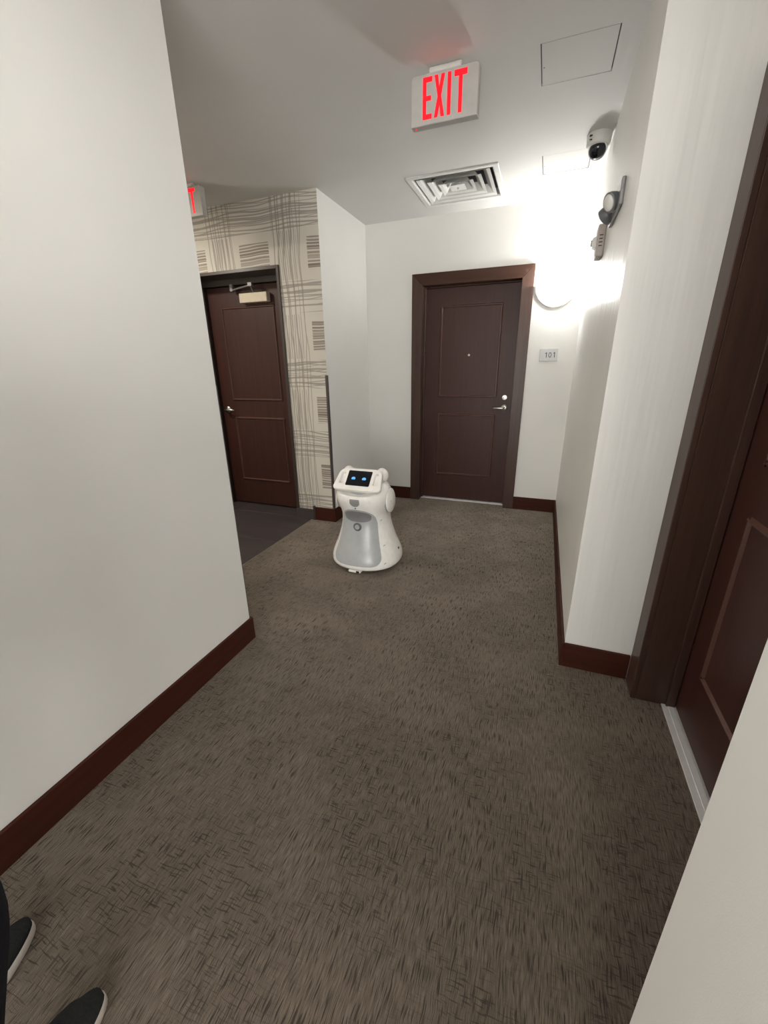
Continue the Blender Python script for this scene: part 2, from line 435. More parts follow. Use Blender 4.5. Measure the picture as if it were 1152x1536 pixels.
baseboard('baseboard_right', [(W - BT, W, YC - BT, YF - BT, 0, BH)], M['base_y'], 'dark baseboard along the right wall')
baseboard('baseboard_column', [(W, XD - 0.022, YC - BT, YC, 0, BH)], M['base_x'], 'dark baseboard on the face beside the right door')
baseboard('baseboard_near', [(W - BT, W, YH - BT, YN + BT, 0, BH)], M['base_y'], 'dark baseboard on the near right wall')
struct(part('trim_2', M['darkframe'], None, lambda b: box(b, -1.994, -1.974, YW - 0.02, YW, 0, BH + 0.012), bevel=0.002), 'small upright end piece of the baseboard below the wallpaper')
struct(part('trim_3', M['tile'], None, lambda b: box(b, D2R - 0.001, -1.994, YW - 0.016, YW, 0, 0.105), bevel=0.002), 'dark tile skirting beside the lobby door')

# corner guards
g = part('corner_guard', M['guard'], None, lambda b: (box(b, XR - 0.016, XR + 0.001, YW - 0.003, YW, BH, 1.352), box(b, XR, XR + 0.003, YW, YW + 0.02, BH, 1.352)))
tag(g, 'thin dark metal corner strip on the wallpapered corner above the robot', 'corner guard')
g = part('corner_guard', M['guard'], None, lambda b: box(b, XL - 0.03, XL + 0.001, YL, YL + 0.005, BH, 1.348))
tag(g, 'thin metal corner strip on the end of the near left wall', 'corner guard')

# ------------------------------------------------------------------ doors
def mitred(bm, x0, x1, z0, z1, w, y0, y1, sides='LRT', slope=0.0):
    """picture-frame bars around the rectangle, outward width w; front face y0"""
    o = dict(L=[(x0 - w, z0 - (w if 'B' in sides else 0)), (x0, z0), (x0, z1), (x0 - w, z1 + w)],
             R=[(x1, z0), (x1 + w, z0 - (w if 'B' in sides else 0)), (x1 + w, z1 + w), (x1, z1)],
             T=[(x0, z1), (x1, z1), (x1 + w, z1 + w), (x0 - w, z1 + w)],
             B=[(x0 - w, z0 - w), (x1 + w, z0 - w), (x1, z0), (x0, z0)])
    for s in sides:
        poly = o[s]
        if slope:
            cx = sum(p[0] for p in poly) / 4; cz = sum(p[1] for p in poly) / 4
            def ins(p):
                if s in 'LR': return (cx + (p[0] - cx) * slope, p[1] + (-1 if p[1] > cz else 1) * 0.0)
                return (p[0], cz + (p[1] - cz) * slope)
            loft(bm, [[(a, y1, b) for a, b in poly], [(a, y0, b) for a, b in map(ins, poly)]])
        else:
            loft(bm, [[(a, y1, b) for a, b in poly], [(a, y0, b) for a, b in poly]])

def slab_parts(root, w, y, z0, z1, panels, mat):
    s = part('slab', mat, root, lambda b: box(b, -w / 2, w / 2, y, y + 0.045, z0, z1), bevel=0.002, seg=1)
    for (x0, x1, a, c) in panels:
        pn = part('panel', mat, root, lambda b: box(b, x0 + 0.001, x1 - 0.001, y - 0.0025, y + 0.002, a + 0.001, c - 0.001))
        part('panel_moulding', M['mould'], pn, lambda b: mitred(b, x0 + 0.013, x1 - 0.013, a + 0.013, c - 0.013, 0.024, y - 0.013, y, 'LRTB', 0.18))
    return s

def lever(root, x, z, y, side, name='lever_handle'):
    """side -1: lever points to -x"""
    h = part(name, M['steel'], root, lambda b: (revolve(b, (x, y, z), (0, -1, 0), [(0.033, 0), (0.033, 0.006), (0.029, 0.010), (0.013, 0.012), (0.0115, 0.05)], 28)), smooth='auto')
    part('lever', M['steel'], h, lambda b: tube(b, [(x - side * 0.008, y - 0.048, z), (x + side * 0.012, y - 0.052, z), (x + side * 0.05, y - 0.054, z + 0.002), (x + side * 0.09, y - 0.052, z), (x + side * 0.112, y - 0.046, z - 0.002)], [0.0105, 0.0125, 0.0105, 0.0095, 0.007], 12), smooth=True)
    return h

def wood_door(name, loc, rz, recess, label, casing_w, casing_d, w=0.907, lever_side=None, cw_r=None):
    root = struct(empty(name, loc, rz), label)
    hw = w / 2; y = recess
    # casing: two posts and a head, mitred
    for s in 'LRT':
        part('casing', M['casing_x'] if s == 'T' else M['casing'], root, lambda b: mitred(b, -hw, hw, 0.0, DT, casing_w, -casing_d, 0.0, s), bevel=0.003)
    # jamb lining with stop
    for s in (-1, 1):
        part('jamb', M['casing'], root, lambda b: (box(b, min(s * hw, s * (hw + JT)), max(s * hw, s * (hw + JT)), 0, y + 0.07, 0, DT + JT), box(b, min(s * hw, s * (hw - 0.013)), max(s * hw, s * (hw - 0.013)), y - 0.035, y - 0.002, 0, DT)), bevel=0.002, seg=1)
    part('jamb', M['casing_x'], root, lambda b: (box(b, -hw, hw, 0, y + 0.07, DT, DT + JT), box(b, -hw + 0.013, hw - 0.013, y - 0.035, y - 0.002, DT - 0.013, DT)), bevel=0.002, seg=1)
    slab_parts(root, w - 0.006, y, 0.014, DT - 0.003, [(-0.286, 0.286, 1.118, 1.957), (-0.286, 0.286, 0.292, 0.930)], M['door'])
    part('threshold', M['alu'], root, lambda b: (box(b, -hw, hw, y - 0.050, y + 0.05, 0.0, 0.007), box(b, -hw, hw, y - 0.028, y - 0.004, 0.007, 0.010)), bevel=0.002)
    return root

r1 = 0.115
d1 = wood_door('door_1', ((D1L + D1R) / 2, YF, 0), 0, r1, 'dark brown two-panel wooden door beside the lit sconce', 0.102, 0.02)
part('peephole', M['steel'], d1, lambda b: revolve(b, (0.0, r1, 1.512), (0, -1, 0), [(0.011, 0), (0.011, 0.004), (0.006, 0.006)], 20), smooth='auto')
db = part('deadbolt', M['steel'], d1, lambda b: revolve(b, (0.375, r1, 1.110), (0, -1, 0), [(0.026, 0), (0.026, 0.012), (0.022, 0.018), (0.0, 0.020)], 28), smooth='auto')
part('keyhole', M['black'], db, lambda b: box(b, 0.3737, 0.3763, r1 - 0.0212, r1 - 0.019, 1.104, 1.116))
lever(d1, 0.380, 1.008, r1, -1)

rr = 0.147
d3 = wood_door('door_2', (XD, (R0 + R1) / 2, 0), -math.pi / 2, rr, 'dark reddish wooden door in the alcove at right edge', 0.112, 0.023)
lever(d3, 0.380, 1.008, rr, -1)

# lobby door: deep lined opening
d2 = struct(empty('door_3', ((D2L + D2R) / 2, YW, 0)), 'dark brown door with closer in the wallpapered lobby wall')
hw = (D2R - D2L) / 2
for s in (-1, 1):
    part('lining', M['darkframe'], d2, lambda b: box(b, min(s * hw, s * (hw + 0.025)), max(s * hw, s * (hw + 0.025)), -0.012, 0.20, 0, D2T + 0.025), bevel=0.002)
part('lining', M['darkframe'], d2, lambda b: box(b, -hw, hw, -0.012, 0.20, D2T, D2T + 0.025), bevel=0.002)
FW = 0.05
for s in (-1, 1):
    part('frame_post', M['darkframe'], d2, lambda b: (box(b, min(s * hw, s * (hw - FW)), max(s * hw, s * (hw - FW)), 0.185, 0.30, 0, D2T)), bevel=0.002)
part('frame_head', M['darkframe'], d2, lambda b: box(b, -hw + FW, hw - FW, 0.185, 0.30, D2T - FW, D2T), bevel=0.002)
ys = 0.225
slab_parts(d2, 2 * (hw - FW) - 0.006, ys, 0.012, D2T - FW - 0.004, [(-0.292, 0.292, 1.118, 1.957), (-0.292, 0.292, 0.285, 0.935)], M['door'])
lever(d2, -0.382, 1.015, ys, 1)
cl = part('door_closer', M['cream'], d2, lambda b: box(b, -0.035, 0.265, ys - 0.06, ys, 1.985, 2.065), bevel=0.006)
part('closer_arm', M['fixture'], cl, lambda b: (tube(b, [(-0.11, ys - 0.05, 2.098), (0.13, ys - 0.10, 2.118)], 0.007, 8), box(b, 0.115, 0.155, ys - 0.115, ys - 0.085, 2.108, 2.136), box(b, -0.128, -0.098, ys - 0.06, ys - 0.034, 2.088, 2.145), tube(b, [(0.135, ys - 0.1, 2.11), (0.12, ys - 0.04, 2.06)], 0.007, 8)))

# ------------------------------------------------------------------ glowing frosted window added behind the viewer as fill light
def window(name, loc, rz, w, h, nx, nz, pane, label):
    # local: x along the wall, y = 0 at the room face, +y outwards
    t = struct(empty(name, loc, rz), label)
    f = 0.045
    part('window_frame', M['alu'], t, lambda b: (box(b, 0, w, 0.03, 0.09, 0, f), box(b, 0, w, 0.03, 0.09, h - f, h), box(b, 0, f, 0.03, 0.09, f, h - f), box(b, w - f, w, 0.03, 0.09, f, h - f)), bevel=0.003)
    for i in range(1, nx): part('mullion', M['alu'], t, lambda b: box(b, w * i / nx - 0.02, w * i / nx + 0.02, 0.03, 0.09, f, h - f))
    for i in range(nx):
        for j in range(nz):
            x0, x1 = w * i / nx + 0.02, w * (i + 1) / nx - 0.02; z0, z1 = f + (h - 2 * f) * j / nz + 0.008, f + (h - 2 * f) * (j + 1) / nz - 0.008
            part('pane', pane, t, lambda b: box(b, x0, x1, 0.055, 0.065, z0, z1))
window('added_window_1', (B1[1], YB, B1[2]), math.pi, B1[1] - B1[0], B1[3] - B1[2], 5, 2, M['fill_pane'], 'added frosted glowing window in the unseen wall behind the viewer')
# ------------------------------------------------------------------ sconces
def sconce(name, loc, rz, label, watts, glass='glass', group=None):
    t = tag(empty(name, loc, rz), label, 'wall lamp', group)
    # local: wall plane y=0, room towards -y, rim at z=0
    A, B = 0.157, 0.105
    def bowl(b):
        rings = []
        for i in range(15):
            s = (i / 14) * math.pi / 2           # 0 at the wall edge, 1 at the foremost point
            ring = []
            for k in range(33):
                a = math.pi + math.pi * k / 32     # lower half circle
                ring.append((A * math.cos(s) * math.cos(a), -0.016 - B * math.sin(s), A * math.cos(s) * math.sin(a)))
            rings.append(ring)
        loft(b, rings, False, False, False)
        bmesh.ops.remove_doubles(b, verts=b.verts[:], dist=1e-4)
    gl = part('glass_shade', M[glass], t, bowl, smooth=True)
    sm = gl.modifiers.new('thick', 'SOLIDIFY'); sm.thickness = 0.003; sm.offset = 1
    def liner(b):  # added liner: keeps the glass's inner glow off the ceiling
        rings = []
        for i in range(11):
            sA = (i / 10) * math.pi / 2
            rings.append([((A - 0.006) * math.cos(sA) * math.cos(math.pi + math.pi * k / 24), -0.016 - (B - 0.006) * math.sin(sA), (A - 0.006) * math.cos(sA) * math.sin(math.pi + math.pi * k / 24)) for k in range(25)])
        loft(b, rings, False, False, False)
        bmesh.ops.remove_doubles(b, verts=b.verts[:], dist=1e-4)
    part('added_liner', M['white'], t, liner, smooth=True)
    def trim(b):
        outer = [(0.178 * math.cos(math.pi + math.pi * k / 32), 0.178 * math.sin(math.pi + math.pi * k / 32)) for k in range(33)]
        inner = [(0.159 * math.cos(math.pi + math.pi * k / 32), 0.159 * math.sin(math.pi + math.pi * k / 32)) for k in range(33)]
        for k in range(32):
            q = [outer[k], outer[k + 1], inner[k + 1], inner[k]]
            loft(b, [[(a, -0.002, c) for a, c in q], [(a, -0.026, c) for a, c in q]])
        bmesh.ops.remove_doubles(b, verts=b.verts[:], dist=1e-5)
    part('rim', M['nickel'], t, trim)
    part('back_plate', M['offwhite'], t, lambda b: box(b, -0.06, 0.06, -0.006, -0.001, -0.13, -0.005))
    part('bulb', M['lens'], t, lambda b: tube(b, [(-0.03, -0.05, -0.06), (-0.02, -0.05, -0.035), (0.02, -0.05, -0.03), (0.03, -0.05, -0.06)], 0.008, 10), smooth=True)
    if watts:
        l = bpy.data.lights.new('sconce_bulb_light', 'POINT'); l.energy = watts; l.shadow_soft_size = 0.028; l.color = (1.0, 0.995, 0.975)
        lo = bpy.data.objects.new('sconce_bulb_light', l); COL.objects.link(lo); lo.parent = t; lo.location = (0, -0.062, 0.012)
    return t
sconce('wall_sconce', (0.010, YF, 2.062), 0, 'glowing half-bowl wall sconce on the end wall above the number plate', SCONCE_W)

# added ceiling lamps, unseen, to brighten corridor and lobby
def added_ceiling_lamp(loc, watts, col, disc, label):
    dl = tag(empty('added_ceiling_lamp', loc), label, 'ceiling light')
    part('trim_ring', M['ventw'], dl, lambda b: revolve(b, (0, 0, 0), (0, 0, -1), [(0.150, 0.0), (0.190, 0.0), (0.188, 0.020), (0.152, 0.022), (0.150, 0.0)], 32, False, False), smooth='auto')
    part('added_lamp_disc', emit('added_lamp_disc', col, disc), dl, lambda b: revolve(b, (0, 0, 0), (0, 0, -1), [(0.0, 0.004), (0.150, 0.004), (0.148, 0.016), (0.10, 0.024), (0.0, 0.027)], 32))
    l = bpy.data.lights.new('added_lamp_light', 'AREA'); l.shape = 'DISK'; l.size = 0.28; l.energy = watts; l.color = col
    lo = bpy.data.objects.new('added_lamp_light', l); COL.objects.link(lo); lo.parent = dl; lo.location = (0, 0, -0.030)
added_ceiling_lamp((-3.45, 2.25, H), ADDED_LOBBY_W, (1.0, 0.91, 0.78), 6.0, 'added unseen round ceiling lamp in the lobby ceiling around the left corner')
added_ceiling_lamp((-0.18, 0.80, H), ADDED_HALL_W, (1.0, 0.98, 0.94), 8.0, 'added unseen round ceiling lamp on the corridor ceiling above the viewer')

# ------------------------------------------------------------------ signs
# room number plate
pl = part('room_number_plate', M['plate'], None, lambda b: box(b, -0.076, 0.076, -0.009, 0.0, -0.052, 0.052), bevel=0.002)
pl.location = (0.004, YF, 1.495)
tag(pl, 'small silver room number plate reading 101 below the sconce', 'sign')
def one(b, cx):
    for poly in ([(cx + 0.001, -0.022), (cx + 0.0075, -0.022), (cx + 0.0075, 0.022), (cx + 0.001, 0.022)], [(cx + 0.001, 0.022), (cx - 0.008, 0.014), (cx - 0.008, 0.008), (cx + 0.001, 0.0135)]):
        loft(b, [[(a, -0.0085, c) for a, c in poly], [(a, -0.0097, c) for a, c in poly]])
def zero(b, cx):
    for k in range(28):
        q = [(cx + rx * math.cos(t), rz * math.sin(t)) for rx, rz, t in ((0.0135, 0.0225, k), (0.0135, 0.0225, k + 1), (0.0080, 0.0165, k + 1), (0.0080, 0.0165, k)) for t in [2 * math.pi * t / 28]]
        loft(b, [[(a, -0.0085, c) for a, c in q], [(a, -0.0097, c) for a, c in q]])
part('digit_one', M['ink'], pl, lambda b: one(b, -0.022)); part('digit_zero', M['ink'], pl, lambda b: zero(b, 0.012)); part('digit_one', M['ink'], pl, lambda b: one(b, 0.046))

# ------------------------------------------------------------------ exit signs
def letters(parent, y, x0, x1, z0, z1):
    w = (x1 - x0); h = z1 - z0; t = 0.0165
    cellw = [0.0, 0.27, 0.535, 0.73]   # starts of E X I T as a fraction
    ends = [0.215, 0.50, 0.66, 1.0]
    def P(b, poly):
        loft(b, [[(a, y, c) for a, c in poly], [(a, y - 0.0015, c) for a, c in poly]])
    def X(f): return x0 + f * w
    def R(b, a0, a1, c0, c1): P(b, [(a0, c0), (a1, c0), (a1, c1), (a0, c1)])
    th = 0.022
    def E_(b):
        a0, a1 = X(0.0), X(0.215)
        R(b, a0, a0 + t, z0, z1); R(b, a0 + t, a1, z0, z0 + th * 0.85); R(b, a0 + t, a1 - 0.004, (z0 + z1) / 2 - th * .4, (z0 + z1) / 2 + th * .4); R(b, a0 + t, a1, z1 - th * 0.85, z1)
    def X_(b):
        a0, a1 = X(0.265), X(0.505)
        P(b, [(a0, z0), (a0 + t, z0), (a1, z1), (a1 - t, z1)])
        m = (a0 + a1) / 2; zm = (z0 + z1) / 2; q = t * 0.5
        P(b, [(a0, z1), (m - q, zm), (m - q * 0.0, zm + 0.02), (a0 + t, z1)])
        P(b, [(a1 - t, z0), (a1, z0), (m + q, zm), (m, zm - 0.02)])
    def I_(b):
        c = X(0.605); R(b, c - t / 2, c + t / 2, z0, z1)
    def T_(b):
        a0, a1 = X(0.715), X(1.0); c = (a0 + a1) / 2
        R(b, c - t / 2, c + t / 2, z0, z1 - th); R(b, a0, a1, z1 - th, z1)
    for nm, fn in (('letter_e', E_), ('letter_x', X_), ('letter_i', I_), ('letter_t', T_)):
        part(nm, M['red'], parent, fn)

def exit_sign(loc, rz, label):
    t = tag(empty('exit_sign', loc, rz), label, 'exit sign', 'ceiling exit signs')
    w2, h, d = 0.155, 0.186, 0.0225
    def housing(b):
        poly = [(-w2, 0), (w2, 0), (w2, h - 0.008), (w2 - 0.008, h), (-w2 + 0.008, h), (-w2, h - 0.008)]
        loft(b, [[(a, d, c) for a, c in poly], [(a, -d + 0.004, c) for a, c in poly], [(a * 0.985, -d, (c - h / 2) * 0.98 + h / 2) for a, c in poly]])
    hs = part('housing', M['signgrey'], t, housing, bevel=0.003)
    part('canopy', M['offwhite'], t, lambda b: revolve(b, (-0.075, 0, h + 0.0125), (1, 0, 0), [(0.012, 0.0), (0.0155, 0.004), (0.0155, 0.146), (0.012, 0.15)], 20), smooth='auto')
    letters(t, -d, -0.099, 0.103, 0.020, 0.172)
    part('test_button', M['red'], t, lambda b: revolve(b, (-w2 + 0.02, -0.004, 0.0), (0, 0, -1), [(0.004, 0), (0.004, 0.003)], 12))
    return t
exit_sign((-0.566, 2.352, H - 0.2145), 0, 'white exit sign with glowing red EXIT letters hanging in mid ceiling')
exit_sign((-2.62, 2.885, H - 0.2145), 0, 'white exit sign half hidden behind the near left wall')

# ------------------------------------------------------------------ air diffuser
cxv, cyv = (VX0 + VX1) / 2, (VY0 + VY1) / 2
vt = tag(empty('air_diffuser', (cxv, cyv, H)), 'square white ceiling air diffuser with nested louvres near the end wall', 'air vent')
hx, hy = (VX1 - VX0) / 2, (VY1 - VY0) / 2
def sq_ring(b, prof):
    """prof: list of (inset from hx/hy, z)"""
    loft(b, [[(sx * (hx - i), sy * (hy - i), z) for sx, sy in ((-1, -1), (1, -1), (1, 1), (-1, 1))] for i, z in prof], False, False)
part('frame', M['ventw'], vt, lambda b: sq_ring(b, [(0.0, 0.0), (0.0, -0.006), (0.004, -0.009), (0.036, -0.009), (0.044, 0.0), (0.050, 0.045), (0.046, 0.045), (0.036, 0.004)]))
for ins in (0.062, 0.130, 0.198):
    part('louvre', M['ventw'], vt, lambda b: sq_ring(b, [(ins, -0.006), (ins + 0.024, 0.002), (ins + 0.066, 0.052), (ins + 0.070, 0.052), (ins + 0.028, 0.005), (ins, -0.003)]))
part('centre_cone', M['ventw'], vt, lambda b: loft(b, [[(sx * a, sy * a * 0.95, z) for sx, sy in ((-1, -1), (1, -1), (1, 1), (-1, 1))] for a, z in ((0.058, -0.004), (0.034, 0.010), (0.012, 0.036))]))
part('adjust_knob', M['steel'], vt, lambda b: revolve(b, (0, 0, -0.004), (0, 0, -1), [(0.008, 0), (0.008, 0.008), (0.004, 0.012)], 16), smooth='auto')
part('duct_box', M['ventd'], vt, lambda b: loft(b, [[(sx * (hx - 0.045), sy * (hy - 0.045), z) for sx, sy in ((-1, -1), (1, -1), (1, 1), (-1, 1))] for z in (0.045, 0.19)], False, True))
part('duct_collar', M['black'], vt, lambda b: revolve(b, (0, 0, 0.12), (0, 0, 1), [(0.15, 0.0), (0.15, 0.055)], 32, False, True), smooth='auto')

# ------------------------------------------------------------------ ceiling access panels
def access_panel(hole, label, latch):
    x0, x1, y0, y1 = hole
    t = tag(empty('access_panel', ((x0 + x1) / 2, (y0 + y1) / 2, H)), label, 'access panel', 'ceiling access panels')
    ox, oy = t.location.x, t.location.y; hx_, hy_ = (x1 - x0) / 2, (y1 - y0) / 2; g = 0.0050
    part('frame', M['gap'], t, lambda b: box(b, -hx_ - 0.01, hx_ + 0.01, -hy_ - 0.01, hy_ + 0.01, 0.0605, 0.064))
    part('frame', M['gap'], t, lambda b: box(b, -hx_ + 0.0005, hx_ - 0.0005, -hy_ + 0.0005, hy_ - 0.0005, 0.012, 0.0604))
    part('hatch', M['ceil'], t, lambda b: box(b, -hx_ + g, hx_ - g, -hy_ + g, hy_ - g, 0.0012, 0.0119))
    part('latch', M['gap'], t, lambda b: revolve(b, (latch[0] - ox, latch[1] - oy, 0.0012), (0, 0, -1), [(0.0035, 0), (0.0035, 0.0006)], 12))
access_panel(AP[0], 'flush square ceiling access panel nearest the viewer by the right wall', (-0.155, 2.55))
access_panel(AP[1], 'flush square ceiling access panel farther off beside the security camera', (-0.16, 3.61))

# ------------------------------------------------------------------ dome camera
sc = tag(empty('security_camera', (0.148, 3.285, H)), 'white security camera with dark glass eye under the ceiling at the right wall', 'security camera')
part('mount_base', M['offwhite'], sc, lambda b: revolve(b, (0, 0, 0), (0, 0, -1), [(0.066, 0.0), (0.068, 0.004), (0.066, 0.052), (0.060, 0.060), (0.050, 0.064)], 40), smooth='auto')
def eyeball(b):
    ellipsoid(b, (0, 0, -0.068), (0.052, 0.052, 0.050), 32, 20)
part('ball', M['white'], sc, eyeball, smooth=True)
fd = Vector((-0.10, -0.80, -0.60)).normalized()
cen = Vector((0, 0, -0.068))
ey = part('lens_glass', M['glassblk'], sc, lambda b: revolve(b, cen, fd, [(0.0455, 0.0265), (0.044, 0.0300), (0.036, 0.0420), (0.022, 0.0505), (0.0, 0.0535)], 32), smooth=True)
part('eye_ring', M['white'], sc, lambda b: revolve(b, cen, fd, [(0.0455, 0.020), (0.0495, 0.021), (0.0495, 0.029), (0.0455, 0.030)], 36, False, False), smooth='auto')
for zz in (0.020, 0.040):
    part('slot', M['black'], sc, lambda b: box(b, -0.055, -0.040, -0.0575, -0.045, -zz - 0.003, -zz + 0.003))

# ------------------------------------------------------------------ emergency light and alarm on the right wall
em = tag(empty('emergency_light', (W, 2.455, 2.095)), 'grey emergency light with two round lamp heads high on the right wall', 'emergency light')
part('back_plate', M['fixture'], em, lambda b: box(b, -0.016, 0.0, -0.180, 0.170, -0.048, 0.052), bevel=0.006, seg=3)
for yy, dirn in ((-0.095, Vector((-0.80, -0.45, -0.30))), (0.085, Vector((-0.62, 0.55, -0.45)))):
    dirn.normalize()
    c0 = Vector((-0.034, yy, -0.012)) - dirn * 0.014
    hd = part('lamp_head', M['fixture2'], em, lambda b: revolve(b, c0, dirn, [(0.006, -0.022), (0.024, -0.016), (0.035, 0.0), (0.039, 0.016), (0.039, 0.030), (0.034, 0.032)], 28), smooth='auto')
    part('lamp_lens', M['lens'], hd, lambda b: revolve(b, c0, dirn, [(0.033, 0.0322), (0.028, 0.036), (0.0, 0.038)], 28), smooth=True)
    part('swivel', M['fixture'], em, lambda b: tube(b, [(-0.014, yy, -0.008), tuple(c0)], 0.010, 12), smooth='auto')
for yy in (-0.15, 0.14):
    part('screw', M['steel'], em, lambda b: revolve(b, (-0.0155, yy, 0.0), (-1, 0, 0), [(0.004, 0), (0.003, 0.0015)], 12))

al = tag(empty('alarm_strobe', (W, 2.945, 2.058)), 'beige fire alarm strobe with clear lens on right wall near the end', 'fire alarm')
part('housing', M['alarm'], al, lambda b: box(b, -0.040, 0.0, -0.062, 0.062, -0.078, 0.078), bevel=0.008, seg=3)
part('strobe_lens', M['lens'], al, lambda b: loft(b, [[(-0.039, a, c) for a, c in ((-0.032, -0.030), (0.032, -0.030), (0.032, 0.030), (-0.032, 0.030))], [(-0.062, a, c) for a, c in ((-0.022, -0.022), (0.022, -0.022), (0.022, 0.022), (-0.022, 0.022))]]), bevel=0.004)
part('strobe_tube', M['fixture2'], al, lambda b: tube(b, [(-0.063, 0, -0.016), (-0.063, 0, 0.016)], 0.004, 8))
for i in range(4):
    part('sound_hole', M['black'], al, lambda b: box(b, -0.030, -0.012, -0.0626, -0.060, 0.022 - 0.017 * i, 0.027 - 0.017 * i))

# ------------------------------------------------------------------ robot (front = -Y)
RB = tag(empty('service_robot', (-1.140, 2.640, 0)), 'white hourglass service robot with tablet face and blue eyes standing on carpet', 'robot')
PROF = [(0.030, 0.236, 0.228), (0.038, 0.254, 0.246), (0.060, 0.262, 0.254), (0.100, 0.257, 0.249), (0.150, 0.240, 0.233), (0.200, 0.219, 0.213), (0.250, 0.202, 0.197), (0.300, 0.188, 0.183), (0.350, 0.178, 0.172),
        (0.400, 0.176, 0.168), (0.440, 0.182, 0.171), (0.480, 0.192, 0.178), (0.520, 0.199, 0.184), (0.555, 0.199, 0.184), (0.585, 0.192, 0.178), (0.615, 0.178, 0.164), (0.640, 0.156, 0.142), (0.655, 0.125, 0.112), (0.660, 0.08, 0.07)]
def prof_at(z):
    P = PROF
    if z <= P[0][0]: return P[0][1:]
    for (z0, a0, b0), (z1, a1, b1) in zip(P[:-1], P[1:]):
        if z <= z1:
            i = P.index((z0, a0, b0)); t = (z - z0) / (z1 - z0)
            p0 = P[max(i - 1, 0)]; p3 = P[min(i + 2, len(P) - 1)]
            def cr(k, v0, v1):
                m0 = (v1 - p0[k]) / max(z1 - p0[0], 1e-6) * (z1 - z0); m1 = (p3[k] - v0) / max(p3[0] - z0, 1e-6) * (z1 - z0)
                return (2 * t**3 - 3 * t**2 + 1) * v0 + (t**3 - 2 * t**2 + t) * m0 + (-2 * t**3 + 3 * t**2) * v1 + (t**3 - t**2) * m1
            return cr(1, a0, a1), cr(2, b0, b1)
    return P[-1][1:]
def rb_pt(th, z, off=0.0):
    """th = 0 at the front, positive to robot's +X"""
    a, b = prof_at(z)
    n = 2.25
    cs, sn = math.cos(th), math.sin(th)
    k = (abs(cs) ** n + abs(sn) ** n) ** (-1 / n)
    x = (a + off) * k * sn; y = -(b + off) * k * cs
    w = min(max((z - 0.565) / 0.095, 0), 1); w = w * w * (3 - 2 * w)
    f = max(0, cs) ** 1.4
    sh = min(max((z - 0.40) / 0.16, 0), 1); sh = sh * sh * (3 - 2 * sh)
    return (x, y - 0.030 * sh, z - 0.070 * w * f)
def shell(b):
    zs = [0.030 + 0.630 * i / 70 for i in range(71)]
    loft(b, [[rb_pt(2 * math.pi * k / 72, z) for k in range(72)] for z in zs])
part('shell', M['robot'], RB, shell, smooth='auto')
def patch(b, z0, z1, half, off, nz=36, nt=28, thick=0.004, flat=0.0):
    rings_o = []
    for i in range(nz + 1):
        z = z0 + (z1 - z0) * i / nz
        h = half(z)
        rings_o.append([rb_pt(-h + 2 * h * k / nt, z, off) for k in range(nt + 1)])
    rings_i = []
    for i in range(nz + 1):
        z = z0 + (z1 - z0) * i / nz
        h = half(z)
        rings_i.append([rb_pt(-h + 2 * h * k / nt, z, off - thick) for k in range(nt + 1)])
    full = [o + list(reversed(i_)) for o, i_ in zip(rings_o, rings_i)]
    loft(b, full)
def half_panel(z):
    z0, z1 = 0.072, 0.482
    top = 1.0; 
    if z > 0.34: top = math.sqrt(max(0.0, 1 - ((z - 0.34) / (z1 - 0.34)) ** 2.3))
    bot = 1.0
    if z < z0 + 0.07: bot = 0.62 + 0.38 * math.sqrt(max(0.0, 1 - ((z0 + 0.07 - z) / 0.07) ** 2))
    base = 0.76 + 0.07 * (z - 0.05) / 0.4
    return max(0.004, base * top * bot)
pan = part('front_panel', M['rgrey'], RB, lambda b: patch(b, 0.072, 0.482, half_panel, 0.003, 60), smooth='auto')
def half_grille(z):
    zc, r = 0.425, 0.042
    lo = max(0.0, 1 - ((z - zc) / r) ** 2)
    return max(0.003, min(0.56 * math.sqrt(lo) if z > zc else 0.56 * math.sqrt(max(0, 1 - ((zc - z) / 0.045) ** 4)), half_panel(z) - 0.07 if half_panel(z) > 0.08 else 0.003))
part('speaker_grille', M['rgrey2'], pan, lambda b: patch(b, 0.382, 0.466, half_grille, 0.0045, 24), smooth='auto')
c0 = Vector(rb_pt(0, 0.345, 0.002))
ring = part('camera_ring', M['fixture2'], pan, lambda b: revolve(b, c0, (0, -1, 0.06), [(0.031, -0.004), (0.031, 0.005), (0.027, 0.008), (0.021, 0.006), (0.0, 0.006)], 32), smooth='auto')
part('camera_lens', M['rgrey'], ring, lambda b: revolve(b, c0, (0, -1, 0.06), [(0.0185, 0.005), (0.017, 0.011), (0.0, 0.0135)], 28), smooth='auto')
def half_badge(z):
    t = (z - 0.505) / 0.052
    return 0.180 * (0.30 + 0.70 * min(1, max(0, t) ** 0.7 * 1.9)) if t < 0.95 else 0.172
part('chest_badge', M['rgrey3'], RB, lambda b: patch(b, 0.505, 0.560, half_badge, 0.002, 14, 10), smooth='auto')
part('chest_sensor', M['black'], RB, lambda b: revolve(b, rb_pt(0, 0.492, -0.001), (0, -1, 0), [(0.005, 0), (0.005, 0.003)], 12))
for s in (-1, 1):
    zc = 0.515
    nrm = Vector((s, 0, 0.06)); p = Vector((s * 0.182, -0.014, zc))
    d = part('shoulder_disc', M['robot'], RB, lambda b: revolve(b, p, nrm, [(0.084, 0.0), (0.088, 0.006), (0.086, 0.016), (0.070, 0.024), (0.0, 0.028)], 44), smooth='auto')
    part('disc_seam', M['rgrey3'], d, lambda b: revolve(b, p, nrm, [(0.0895, -0.004), (0.0905, 0.002), (0.0895, 0.008), (0.087, 0.008)], 44, False, False), smooth='auto')
    part('disc_mark', M['rgrey'], d, lambda b: box(b, min(s * 0.2045, s * 0.2090), max(s * 0.2045, s * 0.2090), -0.044, 0.012, zc - 0.003, zc + 0.005))
